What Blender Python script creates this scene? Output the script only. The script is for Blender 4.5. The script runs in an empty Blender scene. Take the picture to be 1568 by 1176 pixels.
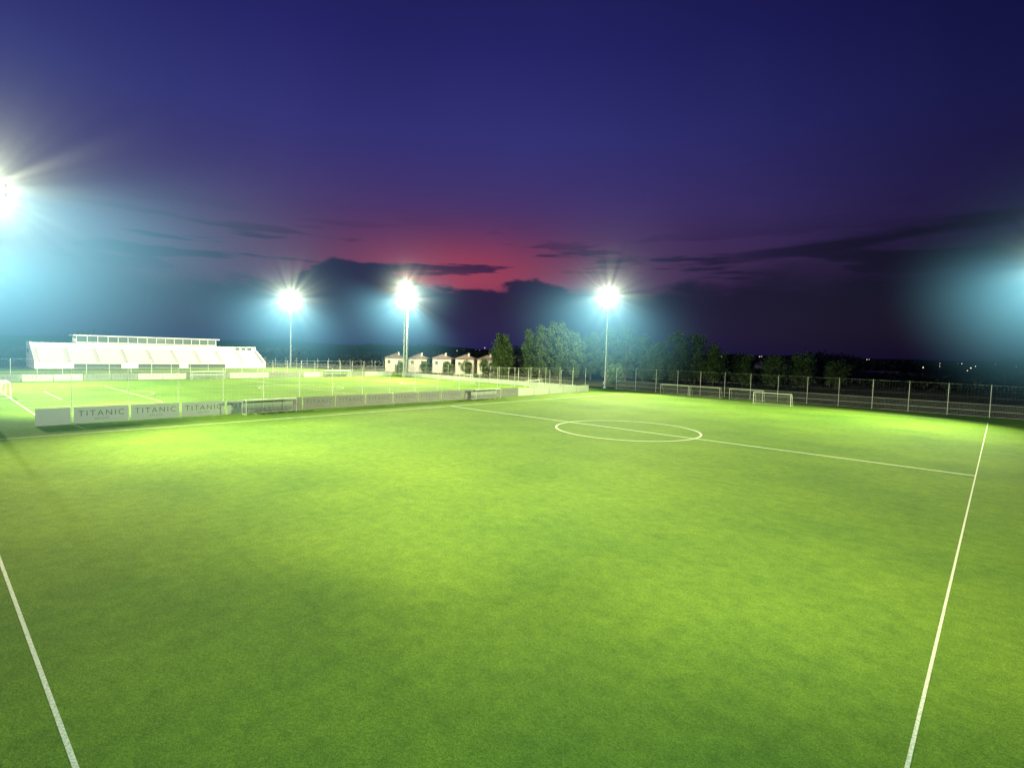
import bpy, bmesh, math, random
from mathutils import Vector, Matrix
random.seed(7)
S=bpy.context.scene
col=S.collection
S.view_settings.view_transform='Standard'
S.view_settings.look='None'
S.view_settings.exposure=0

# ---------------------------------------------------------------- helpers
def srgb(r,g,b):
    f=lambda c:(c/255/12.92) if c/255<=0.04045 else ((c/255+0.055)/1.055)**2.4
    return (f(r),f(g),f(b),1)
def empty(name,loc=(0,0,0),rz=0):
    o=bpy.data.objects.new(name,None); o.location=loc; o.rotation_euler=(0,0,rz); col.objects.link(o); return o
def mobj(name,bm,mat=None,parent=None,loc=None,smooth=False):
    me=bpy.data.meshes.new(name); bm.to_mesh(me); bm.free()
    if smooth:
        for p in me.polygons: p.use_smooth=True
    o=bpy.data.objects.new(name,me); col.objects.link(o)
    if mat:
        for m in (mat if isinstance(mat,(list,tuple)) else [mat]): me.materials.append(m)
    if parent: o.parent=parent
    if loc: o.location=loc
    return o
def box(bm,c,s,mi=0,rz=0):
    x,y,z=s[0]/2,s[1]/2,s[2]/2
    ca,sa=math.cos(rz),math.sin(rz)
    vs=[]
    for dx,dy,dz in [(-x,-y,-z),(x,-y,-z),(x,y,-z),(-x,y,-z),(-x,-y,z),(x,-y,z),(x,y,z),(-x,y,z)]:
        vs.append(bm.verts.new((c[0]+dx*ca-dy*sa,c[1]+dx*sa+dy*ca,c[2]+dz)))
    for f in [(3,2,1,0),(4,5,6,7),(0,1,5,4),(1,2,6,5),(2,3,7,6),(3,0,4,7)]:
        fc=bm.faces.new([vs[i] for i in f]); fc.material_index=mi
def tube(bm,a,b,r1,r2=None,n=8,mi=0):
    r2=r1 if r2 is None else r2
    a=Vector(a);b=Vector(b);d=(b-a).normalized()
    u=d.orthogonal().normalized();v=d.cross(u)
    A=[];B=[]
    for i in range(n):
        t=2*math.pi*i/n; w=u*math.cos(t)+v*math.sin(t)
        A.append(bm.verts.new(a+w*r1));B.append(bm.verts.new(b+w*r2))
    for i in range(n):
        f=bm.faces.new((A[i],A[(i+1)%n],B[(i+1)%n],B[i])); f.material_index=mi
    bm.faces.new(A[::-1]).material_index=mi; bm.faces.new(B).material_index=mi
def newmat(name):
    m=bpy.data.materials.new(name); m.use_nodes=True
    return m,m.node_tree.nodes,m.node_tree.links,m.node_tree.nodes['Principled BSDF']
def simple(name,c,rough=.6,metal=0,var=.12,scale=3,bump=0):
    m,N,L,B=newmat(name)
    tc=N.new('ShaderNodeTexCoord'); nz=N.new('ShaderNodeTexNoise'); nz.inputs['Scale'].default_value=scale; nz.inputs['Detail'].default_value=4
    L.new(tc.outputs['Object'],nz.inputs['Vector'])
    mx=N.new('ShaderNodeMix'); mx.data_type='RGBA'
    mx.inputs[6].default_value=(c[0]*(1-var),c[1]*(1-var),c[2]*(1-var),1)
    mx.inputs[7].default_value=(min(1,c[0]*(1+var)),min(1,c[1]*(1+var)),min(1,c[2]*(1+var)),1)
    L.new(nz.outputs[0],mx.inputs[0]); L.new(mx.outputs[2],B.inputs['Base Color'])
    B.inputs['Roughness'].default_value=rough; B.inputs['Metallic'].default_value=metal
    return m
def emis(name,c,s):
    m,N,L,B=newmat(name)
    B.inputs['Base Color'].default_value=(.8,.8,.8,1)
    B.inputs['Emission Color'].default_value=(*c[:3],1); B.inputs['Emission Strength'].default_value=s
    return m

# ---------------------------------------------------------------- camera
f,pt,ro,yaw=824.48,0.0588,0.028,0.7362
fwd=Vector((-math.sin(yaw)*math.cos(pt),math.cos(yaw)*math.cos(pt),-math.sin(pt)))
r=Vector((math.cos(yaw),math.sin(yaw),0)); u=r.cross(fwd)
r2=r*math.cos(ro)+u*math.sin(ro); u2=-r*math.sin(ro)+u*math.cos(ro)
cam=bpy.data.cameras.new('camera'); co=bpy.data.objects.new('camera',cam); col.objects.link(co)
M=Matrix((( r2.x,u2.x,-fwd.x,1.0757),(r2.y,u2.y,-fwd.y,-2.1246),(r2.z,u2.z,-fwd.z,9.4831),(0,0,0,1)))
co.matrix_world=M
cam.sensor_width=36; cam.lens=f/1568*36; cam.clip_end=8000; cam.clip_start=.1
S.camera=co

# ---------------------------------------------------------------- sky
w=bpy.data.worlds.new("World"); S.world=w; w.use_nodes=True
N=w.node_tree.nodes; L=w.node_tree.links; N.clear()
out=N.new('ShaderNodeOutputWorld'); bg=N.new('ShaderNodeBackground'); L.new(bg.outputs[0],out.inputs[0])
def mth(op,a,b=None,c=None,clamp=False):
    n=N.new('ShaderNodeMath'); n.operation=op; n.use_clamp=clamp
    for i,v in enumerate((a,b,c)):
        if v is None: continue
        if isinstance(v,(int,float)): n.inputs[i].default_value=v
        else: L.new(v,n.inputs[i])
    return n.outputs[0]
def dot(a,v):
    n=N.new('ShaderNodeVectorMath'); n.operation='DOT_PRODUCT'; L.new(a,n.inputs[0]); n.inputs[1].default_value=v; return n.outputs['Value']
def gauss(x,c,s):
    d=mth('DIVIDE',mth('SUBTRACT',x,c),s); return mth('MULTIPLY',mth('MULTIPLY',d,d),-1)
def G(x,c,s): return mth('EXPONENT',gauss(x,c,s))
def sstep(x,a,b,lo=0.,hi=1.):
    n=N.new('ShaderNodeMapRange'); n.interpolation_type='SMOOTHSTEP'
    L.new(x,n.inputs[0])
    for i,v in ((1,a),(2,b),(3,lo),(4,hi)):
        if isinstance(v,(int,float)): n.inputs[i].default_value=v
        else: L.new(v,n.inputs[i])
    return n.outputs[0]
def mixc(fac,a,b,mode='MIX'):
    n=N.new('ShaderNodeMix'); n.data_type='RGBA'; n.blend_type=mode
    for i,v in ((0,fac),(6,a),(7,b)):
        if isinstance(v,(int,float,tuple)): n.inputs[i].default_value=v
        else: L.new(v,n.inputs[i])
    return n.outputs[2]
tc=N.new('ShaderNodeTexCoord'); D=tc.outputs['Generated']
fa=dot(D,(-.756,.655,0)); ra=dot(D,(.655,.756,0)); z=dot(D,(0,0,1))
az=mth('ARCTAN2',ra,fa); el=mth('ARCSINE',z)
ramp=N.new('ShaderNodeValToRGB'); L.new(mth('DIVIDE',el,0.8),ramp.inputs[0])
cr=ramp.color_ramp; cr.elements[0].position=0; cr.elements[0].color=srgb(34,34,78); cr.elements[1].position=1; cr.elements[1].color=srgb(16,16,58)
for p,c in ((.10,(44,38,80)),(.2,(62,46,92)),(.32,(58,50,110)),(.46,(48,48,116)),(.62,(35,35,102)),(.78,(26,26,82))):
    e=cr.elements.new(p); e.color=srgb(*c)
base=ramp.outputs[0]
glow=mth('EXPONENT',mth('ADD',gauss(az,0.03,.19),gauss(el,.135,.062)))
glow2=mth('EXPONENT',mth('ADD',gauss(az,0.00,.48),gauss(el,.13,.12)))
base=mixc(mth('MULTIPLY',glow2,.70),base,srgb(98,54,94))
base=mixc(mth('MULTIPLY',glow,.70),base,srgb(170,64,86))
dk=sstep(az,.10,.95,1.,.24)
dkc=N.new('ShaderNodeCombineColor')
L.new(dk,dkc.inputs[0]); L.new(mth('MULTIPLY',dk,.98),dkc.inputs[1]); L.new(mth('POWER',dk,.8),dkc.inputs[2])
base=mixc(1.,base,dkc.outputs[0],'MULTIPLY')
cv=N.new('ShaderNodeCombineXYZ'); L.new(mth('MULTIPLY',az,7.),cv.inputs[0]); L.new(mth('MULTIPLY',el,22.),cv.inputs[1])
nz=N.new('ShaderNodeTexNoise'); L.new(cv.outputs[0],nz.inputs['Vector']); nz.inputs['Scale'].default_value=1.2; nz.inputs['Detail'].default_value=8; nz.inputs['Roughness'].default_value=.58; nz.inputs['Distortion'].default_value=.25
n0=mth('SUBTRACT',nz.outputs[0],.5)
hb=mth('ADD',.105,mth('ADD',mth('MULTIPLY',G(az,-.16,.10),.052),mth('ADD',mth('MULTIPLY',G(az,.13,.06),.022),mth('MULTIPLY',sstep(az,.2,.8),.06))))
dh=mth('ADD',mth('SUBTRACT',hb,el),mth('MULTIPLY',n0,.11))
soft=sstep(mth('ABSOLUTE',mth('SUBTRACT',az,.02)),.26,.7,.007,.06)
bank=sstep(dh,mth('MULTIPLY',soft,-1.),soft)
bank=mth('MULTIPLY',bank,sstep(az,-.62,-.28,.45,.97))
base=mixc(bank,base,mixc(sstep(az,.05,.8),mixc(sstep(el,.0,.11),srgb(32,34,80),srgb(25,23,62)),srgb(14,13,38)))
cv2=N.new('ShaderNodeCombineXYZ'); L.new(mth('MULTIPLY',az,5.),cv2.inputs[0]); L.new(mth('MULTIPLY',el,44.),cv2.inputs[1]); cv2.inputs[2].default_value=3.7
nz2=N.new('ShaderNodeTexNoise'); L.new(cv2.outputs[0],nz2.inputs['Vector']); nz2.inputs['Scale'].default_value=1.0; nz2.inputs['Detail'].default_value=7
n2=mth('SUBTRACT',nz2.outputs[0],.5)
st=mth('MULTIPLY',sstep(nz2.outputs[0],.51,.58),G(el,.155,.045))
lc=mth('ADD',.168,mth('MULTIPLY',mth('SUBTRACT',az,.5),.085))
ls=mth('ADD',mth('SUBTRACT',.011,mth('ABSOLUTE',mth('SUBTRACT',el,lc))),mth('MULTIPLY',n2,.05))
ls=mth('MULTIPLY',sstep(ls,-.004,.010),mth('EXPONENT',mth('MULTIPLY',mth('POWER',mth('ABSOLUTE',mth('DIVIDE',mth('SUBTRACT',az,.68),.22)),4.),-1)))
st=mth('MAXIMUM',st,ls)
base=mixc(mth('MULTIPLY',st,.88),base,mixc(sstep(az,.1,.8),srgb(32,26,68),srgb(12,11,34)))
nz3=N.new('ShaderNodeTexNoise'); L.new(D,nz3.inputs['Vector']); nz3.inputs['Scale'].default_value=3.; nz3.inputs['Detail'].default_value=4
base=mixc(1.,base,mixc(nz3.outputs[0],(.86,.86,.86,1),(1.14,1.12,1.1,1)),'MULTIPLY')
sky=N.new('ShaderNodeTexSky'); sky.sky_type='NISHITA'; sky.sun_disc=False
sky.sun_elevation=math.radians(-4); sky.sun_rotation=math.radians(-49)
base=mixc(.04,base,sky.outputs[0],'ADD')
L.new(base,bg.inputs[0]); bg.inputs[1].default_value=1.

# ---------------------------------------------------------------- materials
def grass_mat(name,c1,c2,c3):
    m,N,L,B=newmat(name)
    tc=N.new('ShaderNodeTexCoord')
    def nz(s,d,rg=.6):
        n=N.new('ShaderNodeTexNoise'); n.inputs['Scale'].default_value=s;n.inputs['Detail'].default_value=d;n.inputs['Roughness'].default_value=rg
        L.new(tc.outputs['Object'],n.inputs['Vector']); return n.outputs[0]
    def rmp(x,a,b):
        n=N.new('ShaderNodeMapRange'); L.new(x,n.inputs[0]); n.inputs[1].default_value=a;n.inputs[2].default_value=b; return n.outputs[0]
    def mix(fc,a,b,mode='MIX'):
        n=N.new('ShaderNodeMix'); n.data_type='RGBA'; n.blend_type=mode
        for i,v in ((0,fc),(6,a),(7,b)):
            if isinstance(v,(tuple,float)): n.inputs[i].default_value=v
            else: L.new(v,n.inputs[i])
        return n.outputs[2]
    fine=nz(9,3,.75)
    a=mix(rmp(fine,.32,.68),c1,c2)
    a=mix(1.,a,mix(rmp(nz(.07,5,.66),.32,.68),(.66,.76,.88,1),(1.32,1.19,1.0,1)),'MULTIPLY')
    a=mix(1.,a,mix(rmp(nz(1.4,6,.80),.36,.64),(.80,.84,.85,1),(1.22,1.17,1.1,1)),'MULTIPLY')
    a=mix(1.,a,mix(rmp(nz(24,2,.8),.34,.66),(.66,.70,.68,1),(1.34,1.28,1.3,1)),'MULTIPLY')
    L.new(a,B.inputs['Base Color']); B.inputs['Roughness'].default_value=.9
    B.inputs['Specular IOR Level'].default_value=.12
    bp=N.new('ShaderNodeBump'); bp.inputs['Strength'].default_value=.5; bp.inputs['Distance'].default_value=.05
    L.new(fine,bp.inputs['Height']); L.new(bp.outputs[0],B.inputs['Normal'])
    return m
turf=grass_mat('turf',(.082,.170,.026,1),(.138,.25,.034,1),(.10,.21,.02,1))
rough=grass_mat('rough_ground',(.03,.04,.018,1),(.05,.055,.025,1),(.035,.045,.02,1))
hillm=simple('hill_scrub',(.02,.028,.02),.95)
def line_mat():
    m,N,L,B=newmat('line_paint')
    tc=N.new('ShaderNodeTexCoord'); n=N.new('ShaderNodeTexNoise'); n.inputs['Scale'].default_value=14; n.inputs['Detail'].default_value=4; n.inputs['Roughness'].default_value=.8
    L.new(tc.outputs['Object'],n.inputs['Vector'])
    r=N.new('ShaderNodeMapRange'); L.new(n.outputs[0],r.inputs[0]); r.inputs[1].default_value=.34; r.inputs[2].default_value=.58
    mx=N.new('ShaderNodeMix'); mx.data_type='RGBA'; mx.inputs[6].default_value=(.3,.4,.22,1); mx.inputs[7].default_value=(.82,.80,.82,1)
    L.new(r.outputs[0],mx.inputs[0]); L.new(mx.outputs[2],B.inputs['Base Color']); B.inputs['Roughness'].default_value=.9
    return m
paint=line_mat()
steel=simple('galvanised_steel',(.55,.56,.56),.45,.2,.1,2)
white=simple('white_paint',(.8,.8,.78),.5,0,.06,1.5)
boardw=simple('board_white',(.74,.73,.78),.55,0,.05,.7)
boardg=simple('board_grey',(.30,.31,.34),.55,0,.1,.7)
ink=simple('print_grey',(.10,.11,.13),.6)
dark=simple('dark_metal',(.04,.045,.05),.5)
wallw=simple('render_white',(.8,.79,.76),.8,0,.05,.4)
wallb=simple('render_beige',(.70,.64,.52),.85,0,.1,.6)
roofm=simple('roof_tiles',(.30,.23,.19),.8,0,.2,2)
glass=simple('window_glass',(.10,.13,.11),.15,0,.2,1)
concrete=simple('concrete',(.45,.44,.42),.85,0,.12,1)
lampface=emis('lamp_lens',(1,1,.92),60)

# ---------------------------------------------------------------- ground
def sheet(name,x0,x1,y0,y1,z,mat,parent=None,nx=1):
    bm=bmesh.new(); vs=[bm.verts.new(p) for p in ((x0,y0,z),(x1,y0,z),(x1,y1,z),(x0,y1,z))]; bm.faces.new(vs)
    return mobj(name,bm,mat,parent)
sheet('ground',-3500,3500,-3000,4000,-.02,rough)
sheet('football_pitch',-232,11.5,-25,128.1,0,turf)

Z=.006
def rect(bm,x0,y0,x1,y1,z=Z):
    bm.faces.new([bm.verts.new(p) for p in ((x0,y0,z),(x1,y0,z),(x1,y1,z),(x0,y1,z))])
def arc(bm,cx,cy,R,a0,a1,n=72,z=Z,w=.13):
    pr=None
    for i in range(n+1):
        t=a0+(a1-a0)*i/n; c,s=math.cos(t),math.sin(t)
        q=(bm.verts.new((cx+(R-w)*c,cy+(R-w)*s,z)),bm.verts.new((cx+R*c,cy+R*s,z)))
        if pr: bm.faces.new((pr[0],pr[1],q[1],q[0]))
        pr=q
Wd,Ln=68,117.46
bm=bmesh.new(); h=.07
rect(bm,-.045,-.055,.045,Ln+h); rect(bm,-Wd-.11,-h,-Wd+.11,Ln+.08)
rect(bm,-Wd+.11,-.055,-.045,.055); rect(bm,-Wd+.11,Ln-.12,-.045,Ln+.12); rect(bm,-Wd+.11,Ln/2-.13,-.045,Ln/2+.13)
arc(bm,-Wd/2,Ln/2,9.15,0,2*math.pi,120,Z+.004,.24)
for cx,cy,a in ((0,0,90),(-Wd,0,0),(-Wd,Ln,-90),(0,Ln,180)):
    arc(bm,cx,cy,1.1,math.radians(a),math.radians(a+90),14,Z+.004)
mobj('pitch_lines',bm,paint)
x0,x1,y0,y1=-152,-84,7.5,107; cx=-118
bm=bmesh.new()
rect(bm,x0-h,y0-h,x0+h,y1+h); rect(bm,x1-h,y0-h,x1+h,y1+h)
for y in (y0,y1,(y0+y1)/2): rect(bm,x0+h,y-h,x1-h,y+h)
for y,s in ((y0,1),(y1,-1)):
    for hw,dp in ((20.16,16.5),(9.16,5.5)):
        yy=y+s*dp
        rect(bm,cx-hw,yy-h,cx+hw,yy+h)
        for sx in (-1,1): rect(bm,cx+sx*(hw)-h,min(y,yy)+h,cx+sx*hw+h,max(y,yy)-h)
    a=math.acos(5.5/9.15)
    arc(bm,cx,y+s*11,9.15,math.radians(90)*s-a,math.radians(90)*s+a,30)
arc(bm,cx,(y0+y1)/2,9.15,0,2*math.pi,90,Z+.004)
mobj('pitch_lines',bm,paint)

# ---------------------------------------------------------------- floodlight masts
def painted_glow_mat(name,aim,k,kw,R):  # emission-only volume: lamp glare and lit haze painted as glowing air
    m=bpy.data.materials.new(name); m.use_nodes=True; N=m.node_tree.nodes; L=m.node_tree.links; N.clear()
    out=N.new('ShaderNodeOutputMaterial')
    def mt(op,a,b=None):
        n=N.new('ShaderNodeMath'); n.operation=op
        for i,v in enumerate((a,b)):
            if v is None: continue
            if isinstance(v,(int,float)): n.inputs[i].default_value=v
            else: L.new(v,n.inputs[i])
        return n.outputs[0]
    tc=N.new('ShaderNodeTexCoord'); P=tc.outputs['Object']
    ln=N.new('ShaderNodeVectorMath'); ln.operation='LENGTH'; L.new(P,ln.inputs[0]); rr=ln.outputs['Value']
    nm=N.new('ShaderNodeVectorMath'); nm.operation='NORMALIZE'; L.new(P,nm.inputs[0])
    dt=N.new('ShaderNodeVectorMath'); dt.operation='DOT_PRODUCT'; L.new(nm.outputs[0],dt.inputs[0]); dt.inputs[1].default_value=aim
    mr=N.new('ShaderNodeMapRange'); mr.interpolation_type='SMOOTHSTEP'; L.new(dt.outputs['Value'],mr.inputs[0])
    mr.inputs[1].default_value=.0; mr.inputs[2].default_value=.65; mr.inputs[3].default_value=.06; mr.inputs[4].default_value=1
    sn=N.new('ShaderNodeTexNoise'); L.new(nm.outputs[0],sn.inputs['Vector']); sn.inputs['Scale'].default_value=5.5; sn.inputs['Detail'].default_value=0  # direction noise paints starburst rays into the core glow
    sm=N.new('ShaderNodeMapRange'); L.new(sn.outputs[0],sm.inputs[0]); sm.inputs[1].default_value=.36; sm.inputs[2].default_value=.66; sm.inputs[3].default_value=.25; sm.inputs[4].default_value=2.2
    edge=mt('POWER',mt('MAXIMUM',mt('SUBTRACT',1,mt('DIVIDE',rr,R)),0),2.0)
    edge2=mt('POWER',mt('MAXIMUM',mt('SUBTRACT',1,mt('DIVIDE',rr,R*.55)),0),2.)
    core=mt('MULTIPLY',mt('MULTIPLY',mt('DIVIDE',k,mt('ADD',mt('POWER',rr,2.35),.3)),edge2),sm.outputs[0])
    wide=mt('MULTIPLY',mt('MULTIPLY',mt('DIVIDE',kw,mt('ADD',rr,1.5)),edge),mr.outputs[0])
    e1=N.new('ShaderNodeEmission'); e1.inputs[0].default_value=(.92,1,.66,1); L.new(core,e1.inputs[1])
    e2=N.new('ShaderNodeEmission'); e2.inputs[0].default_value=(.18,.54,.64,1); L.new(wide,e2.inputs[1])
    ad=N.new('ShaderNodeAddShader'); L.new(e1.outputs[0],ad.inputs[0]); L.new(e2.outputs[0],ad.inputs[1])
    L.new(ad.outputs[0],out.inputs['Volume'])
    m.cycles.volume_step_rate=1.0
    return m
def spot(parent,name,loc,target,watts,colr,size=120,blend=1.0):
    l=bpy.data.lights.new(name,'SPOT'); l.energy=watts; l.color=colr; l.spot_size=math.radians(size); l.spot_blend=blend; l.shadow_soft_size=.6
    o=bpy.data.objects.new(name,l); col.objects.link(o); o.parent=parent
    o.location=loc
    d=Vector(target)-(Vector(parent.location)+Vector(loc)); o.rotation_euler=d.to_track_quat('-Z','Y').to_euler()
def mast(x,y,H,aims,glowp=(5,.075,24)):
    e=empty('floodlight_mast',(x,y,0))
    bm=bmesh.new(); tube(bm,(0,0,0),(0,0,H),.30,.14,12); tube(bm,(0,0,0),(0,0,.35),.55,.55,12)
    tube(bm,(0,0,H-.1),(0,0,H+.9),.1,.1,8)
    mobj('pole',bm,steel,e,smooth=False)
    bm=bmesh.new(); tube(bm,(.42,-.2,1),(.26,-.2,H-1),.03,.03,5); tube(bm,(.42,.2,1),(.26,.2,H-1),.03,.03,5)
    for i in range(int(H*1.6)): 
        zz=1.5+i*.6
        if zz<H-1: tube(bm,(.42-.16*zz/H,-.2,zz),(.42-.16*zz/H,.2,zz),.02,.02,4)
    box(bm,(-.42,0,1.5),(.3,.5,.8)); mobj('ladder',bm,steel,e)
    for k,(tx,ty,wt,cl,sz) in enumerate(aims):
        a=math.atan2(ty-y,tx-x); ca,sa=math.cos(a),math.sin(a)
        def T(p): return (p[0]*ca-p[1]*sa,p[0]*sa+p[1]*ca,p[2])
        if k<2:
            bm=bmesh.new()
            for zz in (H-.3,H+.6):
                tube(bm,T((.3,-1.7,zz)),T((.3,1.7,zz)),.06,.06,6)
                for j in range(5):
                    yy=-1.5+j*.75
                    box(bm,T((.5,yy,zz-.1)),(.3,.55,.5),0,a)
                    box(bm,T((.655,yy,zz-.1)),(.012,.48,.43),1,a)
            tube(bm,T((.3,-1.0,H-.5)),T((.3,-1.0,H+.9)),.05,.05,6); tube(bm,T((.3,1.0,H-.5)),T((.3,1.0,H+.9)),.05,.05,6)
            tube(bm,T((0,0,H-.3)),T((.3,0,H-.3)),.06,.06,6)
            mobj('lamp_bank',bm,[dark,lampface],e)
        spot(e,'lamp_or_fill_spot',T((1.1,0,H+.1)),(tx,ty,0),wt,cl,sz)  # serves the floodlights and also the added fill spots among the aims
    if glowp:
        k,kw,R=glowp
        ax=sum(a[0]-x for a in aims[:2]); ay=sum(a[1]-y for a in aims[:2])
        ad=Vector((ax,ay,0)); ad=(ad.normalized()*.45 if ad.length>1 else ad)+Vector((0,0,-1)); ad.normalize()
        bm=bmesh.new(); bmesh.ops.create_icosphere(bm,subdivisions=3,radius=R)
        hm=painted_glow_mat('painted_glow',ad,k,kw,R)
        o=mobj('painted_glow',bm,hm,e); o.location=(0,0,H+.2)  # self-glowing ball painting glare and haze around the lamp head
    return e
warm=(1.0,.88,.42); cool=(.42,1,.80); wg=(1,.95,.66); wy=(.88,.96,.46)
K=1e3
mast(-79.0,3.0,25,[(-34,46,380*K,wy,90),(-112,44,370*K,wy,125),(-40,16,150*K,warm,78)],(1.5,.56,46))  # last aim is an extra spot added to brighten a pool of turf
mast(-82,129,26,[(-42,78,800*K,wy,94),(-112,80,460*K,wy,125),(-112,152,120*K,wg,100)],(2.4,1.1,35))  # last aim is a fill spot added to light the trees
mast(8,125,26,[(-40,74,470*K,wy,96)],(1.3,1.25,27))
mast(6,-8,26,[(-20,24,24*K,cool,112),(-9,40,125*K,warm,50),(-15,24,60*K,warm,42),(-36,30,230*K,warm,42)],None)  # warm aims are extra spots added for bright pools on the turf
mast(-155,2,27,[(-125,40,450*K,wy,125),(-236,60,270*K,wg,110)],(2.4,.70,44))  # second aim, bank and spot, added to light the grandstand
mast(-151,110,30.8,[(-125,75,480*K,wy,125),(-175,148,160*K,wg,90)],(1.6,.45,25))  # second aim, bank and spot, added to light the houses
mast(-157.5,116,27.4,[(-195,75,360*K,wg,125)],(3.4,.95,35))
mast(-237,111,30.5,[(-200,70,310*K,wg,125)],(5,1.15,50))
# ---------------------------------------------------------------- advertising boards
def text_mesh(txt,size,sp):
    c=bpy.data.curves.new('t','FONT'); c.body=txt; c.size=size; c.align_x='CENTER'; c.align_y='CENTER'; c.space_character=sp; c.offset=-.012*size
    o=bpy.data.objects.new('t',c); me=bpy.data.meshes.new_from_object(o); bpy.data.objects.remove(o); return me
t1=text_mesh('TITANIC',.92,1.3); t2=text_mesh('DELUXE',.28,1.5)
for t in (t1,t2): t.materials.append(ink)
def board(x,yc,wid,ht,mat,txt,facing=0):
    e=empty('advertising_board',(x,yc,0),facing)
    bm=bmesh.new(); box(bm,(0,0,ht/2+.06),(.06,wid,ht)); bmesh.ops.bevel(bm,geom=bm.edges[:],offset=.012,segments=1)
    mobj('panel',bm,mat,e)
    bm=bmesh.new()
    for s in (-1,0,1):
        yy=s*(wid/2-.25)
        tube(bm,(-.05,yy,0),(-.05,yy,ht),.03,.03,6); tube(bm,(-.8,yy,.02),(-.05,yy,ht*.8),.025,.025,6)
    mobj('legs',bm,steel,e)
    if txt:
        for t,zz in ((t1,ht*.58+.06),(t2,ht*.25+.06)):
            o=bpy.data.objects.new('lettering',t); col.objects.link(o); o.parent=e; o.location=(.036,0,zz); o.rotation_euler=(math.radians(90),0,math.radians(90))
board(-76,7.7,3.0,1.85,boardw,False)
y=9.45
i=0
while y<112:
    m=boardw if (i<4 or y>84) else boardg
    board(-76,y+2.6,5.15,1.85 if y<84 else 1.7,m,y<80)
    y+=5.4; i+=1
y=-14
while y<110:
    board(-158,y+2.6,5.2,1.5,boardw if int(y/11)%2 else boardg,int(y)%3!=0); y+=5.4
x=-156
while x<-82:
    board(x+2.6,113,5.2,1.3,boardw,False,-math.pi/2); x+=5.4

# ---------------------------------------------------------------- fences and ball-stop nets
def fence(name,p0,p1,hp,hm,sp,mat,mesh_step=.22,rp=.045,net=False):
    p0=Vector((*p0,0));p1=Vector((*p1,0));Lg=(p1-p0).length;d=(p1-p0)/Lg
    e=empty(name,p0)
    bm=bmesh.new()
    n=round(Lg/sp)
    for i in range(n+1):
        q=d*(Lg*i/n); tube(bm,q,q+Vector((0,0,hp)),rp,rp,6)
    mobj('posts',bm,mat,e)
    bm=bmesh.new()
    def hw(z,r): tube(bm,Vector((0,0,z)),d*Lg+Vector((0,0,z)),r,r,4)
    if hm:
        for z in (.15,hm*.5,hm): hw(z,.03)
        k=int(Lg/mesh_step)
        for i in range(k):
            q=d*(i*mesh_step+.05); tube(bm,q+Vector((0,0,.1)),q+Vector((0,0,hm)),.007,.007,3)
        z=.4
        while z<hm: hw(z,.006); z+=.25
    if net:
        hw(hp-.1,.012); hw(hp*.6,.008)
        k=int(Lg/.5)
        for i in range(k):
            q=d*(i*.5+.25); tube(bm,q+Vector((0,0,hm or .3)),q+Vector((0,0,hp-.1)),.0022,.0022,3)
        z=(hm or .3)+.4
        while z<hp-.2: hw(z,.0022); z+=.5
    mobj('mesh',bm,mat,e)
fence('boundary_fence',(-78,128.4),(12,128.4),6.0,2.4,6.0,white,net=True,rp=.055)
fence('ball_stop_net',(-77.2,9.5),(-77.2,112.1),6.2,0,5.4,white,net=True,rp=.04)
fence('boundary_fence',(-162,116),(-84,116),5.0,2.3,4,white,net=True)
fence('boundary_fence',(-163,-20),(-163,115.5),5.0,2.0,4.5,white,net=True)
fence('boundary_fence',(12,128),(12,60),6.0,2.4,6.0,steel,net=True)
fence('boundary_fence',(-238,100),(-165,150),4.5,2.0,5,white)

# ---------------------------------------------------------------- goals
def goal(x,y,rz,depth=1.8):
    e=empty('football_goal',(x,y,0),rz); a=3.66;H=2.44
    bm=bmesh.new()
    for s in (-1,1): tube(bm,(s*a,0,0),(s*a,0,H),.06,.06,10)
    tube(bm,(-a-.06,0,H),(a+.06,0,H),.06,.06,10); mobj('frame',bm,white,e)
    bm=bmesh.new()
    for s in (-1,1):
        tube(bm,(s*a,0,H),(s*a,.8,H),.03,.03,6); tube(bm,(s*a,.8,H),(s*a,depth,0.03),.03,.03,6); tube(bm,(s*a,0,.03),(s*a,depth,.03),.03,.03,6)
    tube(bm,(-a,depth,.03),(a,depth,.03),.03,.03,6); tube(bm,(-a,.8,H),(a,.8,H),.03,.03,6); mobj('stays',bm,white,e)
    bm=bmesh.new(); g=.24
    n=int(2*a/g)
    for i in range(n+1):
        xx=-a+2*a*i/n; tube(bm,(xx,0,H),(xx,.8,H),.006,.006,3); tube(bm,(xx,.8,H),(xx,depth,.03),.006,.006,3)
    for j in range(12):
        t=j/11; yy=.8+(depth-.8)*t; zz=H*(1-t)+.03; tube(bm,(-a,yy,zz),(a,yy,zz),.006,.006,3)
        for s in (-1,1): tube(bm,(s*a,0,zz),(s*a,yy,zz),.006,.006,3)
    mobj('net',bm,white,e)
goal(-34,Ln,0)
for gx in (-41.6,-51.2,-58.9): goal(gx,124.3,0)
goal(-118,107,0); goal(-118,7.5,math.pi); goal(-88,104,math.radians(-80))

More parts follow.
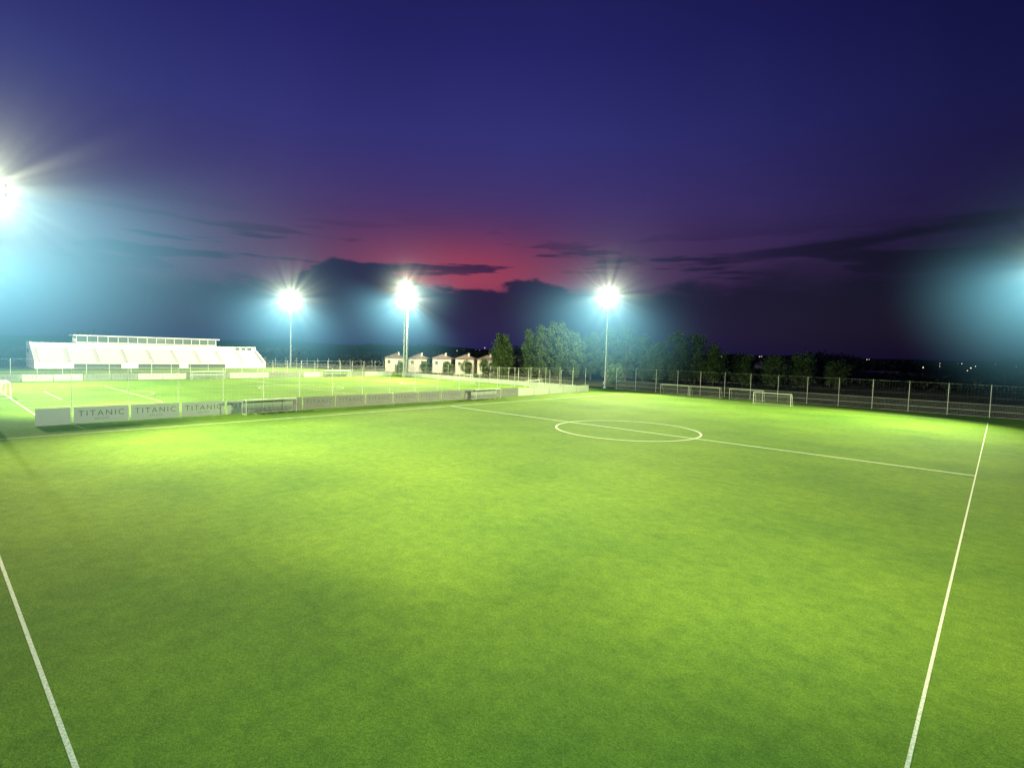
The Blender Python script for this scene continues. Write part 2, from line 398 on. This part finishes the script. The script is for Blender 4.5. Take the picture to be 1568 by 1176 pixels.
# ---------------------------------------------------------------- dugouts
poly=simple('polycarbonate',(.42,.48,.48),.3,0,.05,1)
seatm=simple('seat_plastic',(.30,.33,.37),.4)
def dugout(x,y,wid,rz):
    e=empty('team_dugout',(x,y,0),rz)
    bm=bmesh.new(); prof=[(.75,1.95),(.2,2.05),(-.35,1.85),(-.6,1.3),(-.65,.1)]
    for s in range(int(wid/1.4)+1):
        yy=-wid/2+wid*s/int(wid/1.4)
        for a,b in zip(prof,prof[1:]): tube(bm,(a[0],yy,a[1]),(b[0],yy,b[1]),.045,.045,6)
        tube(bm,(-.65,yy,.05),(.7,yy,.05),.04,.04,6)
    for p in prof: tube(bm,(p[0],-wid/2,p[1]),(p[0],wid/2,p[1]),.045,.045,6)
    for s in (-1,1): tube(bm,(.7,s*wid/2,.05),(.75,s*wid/2,1.95),.05,.05,6)
    mobj('frame',bm,white,e)
    bm=bmesh.new()
    for a,b in zip(prof,prof[1:]):
        bm.faces.new([bm.verts.new(q) for q in ((a[0],-wid/2,a[1]+.01),(b[0],-wid/2,b[1]+.01),(b[0],wid/2,b[1]+.01),(a[0],wid/2,a[1]+.01))])
    mobj('shell',bm,poly,e)
    bm=bmesh.new(); n=int(wid/.55)
    for i in range(n):
        yy=-wid/2+(i+.5)*wid/n; box(bm,(-.1,yy,.45),(.4,.42,.05)); box(bm,(-.32,yy,.68),(.05,.42,.4))
    mobj('seats',bm,seatm,e)
    bm=bmesh.new(); box(bm,(-.1,0,.38),(.1,wid-.1,.06))
    for i in range(4): box(bm,(-.1,-wid/2+.4+i*(wid-.8)/3,.19),(.08,.08,.34))
    mobj('seat_beam',bm,steel,e)
dugout(-74.6,30.9,7,0); dugout(-74.8,74,7,0); dugout(-156.5,50,8,0); dugout(-156.5,88,9,0)

# ---------------------------------------------------------------- grandstand
def grandstand():
    e=empty('grandstand',(-236,59,0)); Lh=36
    bm=bmesh.new()
    n=12
    for i in range(n):
        z=1.6+i*.45; box(bm,(9-i*.8-.4,0,z/2),(.8,2*Lh,z))
    mobj('terrace',bm,concrete,e)
    bm=bmesh.new(); box(bm,(-5.2,0,4.2),(8.9,2*Lh,8.4)); box(bm,(9.15,0,1.0),(.28,2*Lh,2.0))
    mobj('building',bm,wallw,e)
    bm=bmesh.new()
    for s in (-1,1):
        vs=[(9.4,0),(9.4,2.4),(-.7,7.6),(-.7,8.6),(-9.8,8.6),(-9.8,0)]
        A=[bm.verts.new((px,s*Lh+s*.03,pz)) for px,pz in vs];B=[bm.verts.new((px,s*Lh+s*.4,pz)) for px,pz in vs]
        bm.faces.new(A);bm.faces.new(B[::-1])
        for i in range(len(vs)): bm.faces.new((A[i],B[i],B[(i+1)%6],A[(i+1)%6]))
    bmesh.ops.recalc_face_normals(bm,faces=bm.faces[:]); mobj('end_walls',bm,wallw,e)
    bm=bmesh.new()
    for i in range(n):
        z=1.6+i*.45
        for b in range(9):
            y0=-Lh+1+b*7.9
            for k in range(12): box(bm,(9-i*.8-.5,y0+.4+k*.56,z+.22),(.4,.44,.34))
    mobj('seats',bm,white,e)
    bm=bmesh.new(); box(bm,(-5.6,-1.5,8.6+.15),(7.6,45.5,.3)); box(bm,(-5.4,-1.5,11.15),(9.2,47,.4)); box(bm,(-9.2,-1.5,9.9),(.4,45,2.1))
    for i in range(16): box(bm,(-2.0,-24+i*3,9.93),(.18,.18,2.04))
    mobj('upper_storey',bm,wallw,e)
    bm=bmesh.new(); box(bm,(-2.3,-1.5,9.93),(.06,45,2.04)); mobj('glazing',bm,glass,e)
    bm=bmesh.new()
    for y0 in (-20,-2,14): box(bm,(9.33,y0,.85),(.06,13,1.5))
    for i in range(3): box(bm,(-.72,29+i*2.4,7.6),(.06,1.7,1.0))
    mobj('openings',bm,glass,e)
    bm=bmesh.new()
    for s in (-1,1):
        box(bm,(-5,s*(Lh+.43),5.6),(5,.06,1.4)); box(bm,(-5,s*(Lh+.43),2),(1.2,.06,2.4))
    mobj('end_windows',bm,glass,e)
    bm=bmesh.new(); tube(bm,(9.3,-Lh,2.9),(9.3,Lh,2.9),.04,.04,6)
    for i in range(37): tube(bm,(9.3,-Lh+i*2,1.9),(9.3,-Lh+i*2,2.9),.03,.03,5)
    mobj('railing',bm,steel,e)
grandstand()

# ---------------------------------------------------------------- houses
def house(x,y,rz,wd=8,dp=8,ht=5.6):
    e=empty('villa_house',(x,y,0),rz)
    bm=bmesh.new(); box(bm,(0,0,ht/2),(wd,dp,ht)); box(bm,(wd*.5+1,-dp*.15,1.5),(2,dp*.5,3)); mobj('walls',bm,wallb,e)
    bm=bmesh.new(); o=.6
    b=[bm.verts.new(p) for p in ((-wd/2-o,-dp/2-o,ht),(wd/2+o,-dp/2-o,ht),(wd/2+o,dp/2+o,ht),(-wd/2-o,dp/2+o,ht))]
    t=bm.verts.new((0,0,ht+2.0))
    for i in range(4): bm.faces.new((b[i],b[(i+1)%4],t))
    bm.faces.new(b[::-1]); mobj('roof',bm,roofm,e)
    bm=bmesh.new(); box(bm,(1.8,1.4,ht+1.6),(.7,.7,1.6)); mobj('chimney',bm,wallb,e)
    bm=bmesh.new()
    for zz in (1.5,4.1):
        for s in (-.28,.28):
            box(bm,(wd/2+.01,s*wd,zz),(.06,1.1,1.3)); box(bm,(s*wd,-dp/2-.01,zz),(1.1,.06,1.3))
    mobj('windows',bm,glass,e)
for x,y in ((-190,135),(-183,141.5),(-175.6,148.5),(-168,155),(-161.5,161.5)):
    house(x,y,math.radians(-48+random.uniform(-6,6)),7.8,7.8,6.0+random.uniform(-.3,.5))
def shed(x,y,wd,dp,ht,rz,mat):
    e=empty('farm_building',(x,y,0),rz); bm=bmesh.new(); box(bm,(0,0,ht/2),(wd,dp,ht)); mobj('walls',bm,mat,e)
    bm=bmesh.new(); a=[bm.verts.new(p) for p in ((-wd/2-.5,-dp/2-.5,ht),(wd/2+.5,-dp/2-.5,ht),(wd/2+.5,0,ht+dp*.22),(-wd/2-.5,0,ht+dp*.22),(wd/2+.5,dp/2+.5,ht),(-wd/2-.5,dp/2+.5,ht))]
    bm.faces.new((a[0],a[1],a[2],a[3]));bm.faces.new((a[3],a[2],a[4],a[5]));bm.faces.new((a[0],a[3],a[5]));bm.faces.new((a[1],a[4],a[2])); mobj('roof',bm,roofm,e)
    bm=bmesh.new()
    for i in range(int(wd/3)): box(bm,(-wd/2+1.5+i*3,-dp/2-.02,ht*.55),(1.3,.05,1.2))
    mobj('windows',bm,glass,e)
shed(-118,400,20,9,5,math.radians(40),wallw); shed(-45,330,18,8,3.5,math.radians(40),wallw); shed(-150,330,14,9,5,math.radians(40),wallb)

# ---------------------------------------------------------------- trees
def leaf_mat(name,c1,c2):
    m,N,L,B=newmat(name); g=N.new('ShaderNodeNewGeometry'); rp=N.new('ShaderNodeMix'); rp.data_type='RGBA'
    rp.inputs[6].default_value=c1; rp.inputs[7].default_value=c2; L.new(g.outputs['Random Per Island'],rp.inputs[0]); L.new(rp.outputs[2],B.inputs['Base Color']); B.inputs['Roughness'].default_value=.7
    return m
leaf=leaf_mat('foliage',(.05,.10,.025,1),(.11,.17,.05,1)); farleaf=leaf_mat('foliage_distant',(.015,.022,.012,1),(.03,.04,.022,1)); bark=simple('bark',(.12,.09,.06),.9)
def quad(bm,c,s):
    n=Vector((random.gauss(0,1),random.gauss(0,1),random.gauss(0,1))).normalized(); a=n.orthogonal().normalized(); b=n.cross(a)
    t=random.uniform(0,6.28); a,b=a*math.cos(t)+b*math.sin(t),-a*math.sin(t)+b*math.cos(t)
    bm.faces.new([bm.verts.new(c+q) for q in (a*s,b*s*.55,-a*s,-b*s*.55)])
def tree(x,y,H,wd,nl=5200,name='poplar_tree'):
    e=empty(name,(x,y,0),random.uniform(0,6)); bm=bmesh.new()
    tube(bm,(0,0,0),(.2,.1,H*.5),H*.022,H*.013,8); tube(bm,(.2,.1,H*.5),(0,.2,H*.85),H*.013,H*.004,6)
    clumps=[]
    nc=34
    for i in range(nc):
        t=.14+.84*i/nc; rad=wd*(math.sin(math.pi*min(1,max(.02,(t-.06)/.98)))**.6)*random.uniform(.3,1.0)
        a=i*2.4+random.uniform(-.5,.5); c=Vector((rad*math.cos(a),rad*math.sin(a),H*t+random.uniform(-.4,.6)))
        clumps.append((c,random.uniform(.16,.32)*wd+.4)); tube(bm,(.1,.1,max(.1*H,c.z-H*.14)),c,H*.006,.03,5)
    mobj('trunk_and_limbs',bm,bark,e)
    bm=bmesh.new()
    for i in range(nl):
        c,rr=random.choice(clumps); v=Vector((random.gauss(0,1),random.gauss(0,1),random.gauss(0,1)))
        v=v.normalized()*rr*random.uniform(.3,1.15); v.z*=1.15
        quad(bm,c+v,random.uniform(.18,.38))
    mobj('crown',bm,leaf,e)
tree(-129,136.5,15.5,3.8); tree(-133,141,12,3); tree(-122.5,143,17.5,3.3); tree(-118.6,145,18.5,3.4); tree(-114.5,149,20.5,4.2,6500); tree(-110,152.5,17.5,3.8)
tree(-112,166,17,4.2); tree(-106.5,169,19,4); tree(-102,174,20.5,4.6); tree(-97,178,16.5,4.2); tree(-90,176,14,4.2); tree(-84,178,18,5); tree(-79,182,17,4.8); tree(-73,184,13,4.5); tree(-66,192,11,4.5,3500); tree(-57,197,10,4.5,3500); tree(-50,203,11,5,3500); tree(-41,210,9,4.5,3500)
tree(-143,150,11,4.5,3500); tree(-147,155,9,4,3000); tree(-92,150,6,3,1600,'shrub_tree')
for sx,sy,sh in ((-184,133,3.6),(-176.5,140,4.2),(-170,146,4.5),(-164,151,5),(-157,155,6),(-152,158,7)): tree(sx,sy,sh,2.2,1100,'shrub_tree')
cx0,cy0=1,-2
def belt(name,d0,d1,a0,a1,n,h0,h1):
    bm=bmesh.new()
    for i in range(n):
        a=math.radians(random.uniform(a0,a1)); d=random.uniform(d0,d1)
        px=cx0+d*math.sin(a); py=cy0+d*math.cos(a)
        hh=h0+(h1-h0)*(.5+.5*math.sin(a*37)*math.sin(a*11+1))*random.uniform(.6,1.15)
        W=random.uniform(4,9)
        for k in range(42):
            t=random.random(); c=Vector((px+random.gauss(0,W*.45),py+random.gauss(0,W*.45),hh*t))
            quad(bm,c,random.uniform(.7,1.7))
    mobj(name,bm,farleaf)
belt('distant_trees',420,620,-100,10,1500,8,16)
belt('distant_trees',250,330,-40,8,420,3,7)
belt('distant_trees',270,380,-92,-40,480,4,9)
bm=bmesh.new(); pr=None
for i in range(161):
    a=math.radians(-120+i); d=2600
    hh=24+5*math.sin(i*.13)+3*math.sin(i*.37+1)+2*math.sin(i*.9)
    q=(bm.verts.new((d*math.sin(a),d*math.cos(a),-1)),bm.verts.new((d*1.15*math.sin(a),d*1.15*math.cos(a),hh)))
    if pr: bm.faces.new((pr[0],q[0],q[1],pr[1]))
    pr=q
mobj('hills',bm,hillm)
tl=emis('street_lamp_glow',(1,.8,.55),2.5)
e=empty('distant_town_lamps'); bm=bmesh.new()
for i in range(90):
    a=math.radians(random.uniform(-50,2)); d=random.uniform(330,640); px=cx0+d*math.sin(a);py=cy0+d*math.cos(a); hh=random.uniform(6,12)
    tube(bm,(px,py,0),(px,py,hh),.1,.06,5,1); bmesh.ops.create_icosphere(bm,subdivisions=1,radius=random.uniform(.12,.30),matrix=Matrix.Translation((px,py,hh)))
mobj('lamps',bm,[tl,dark],e)
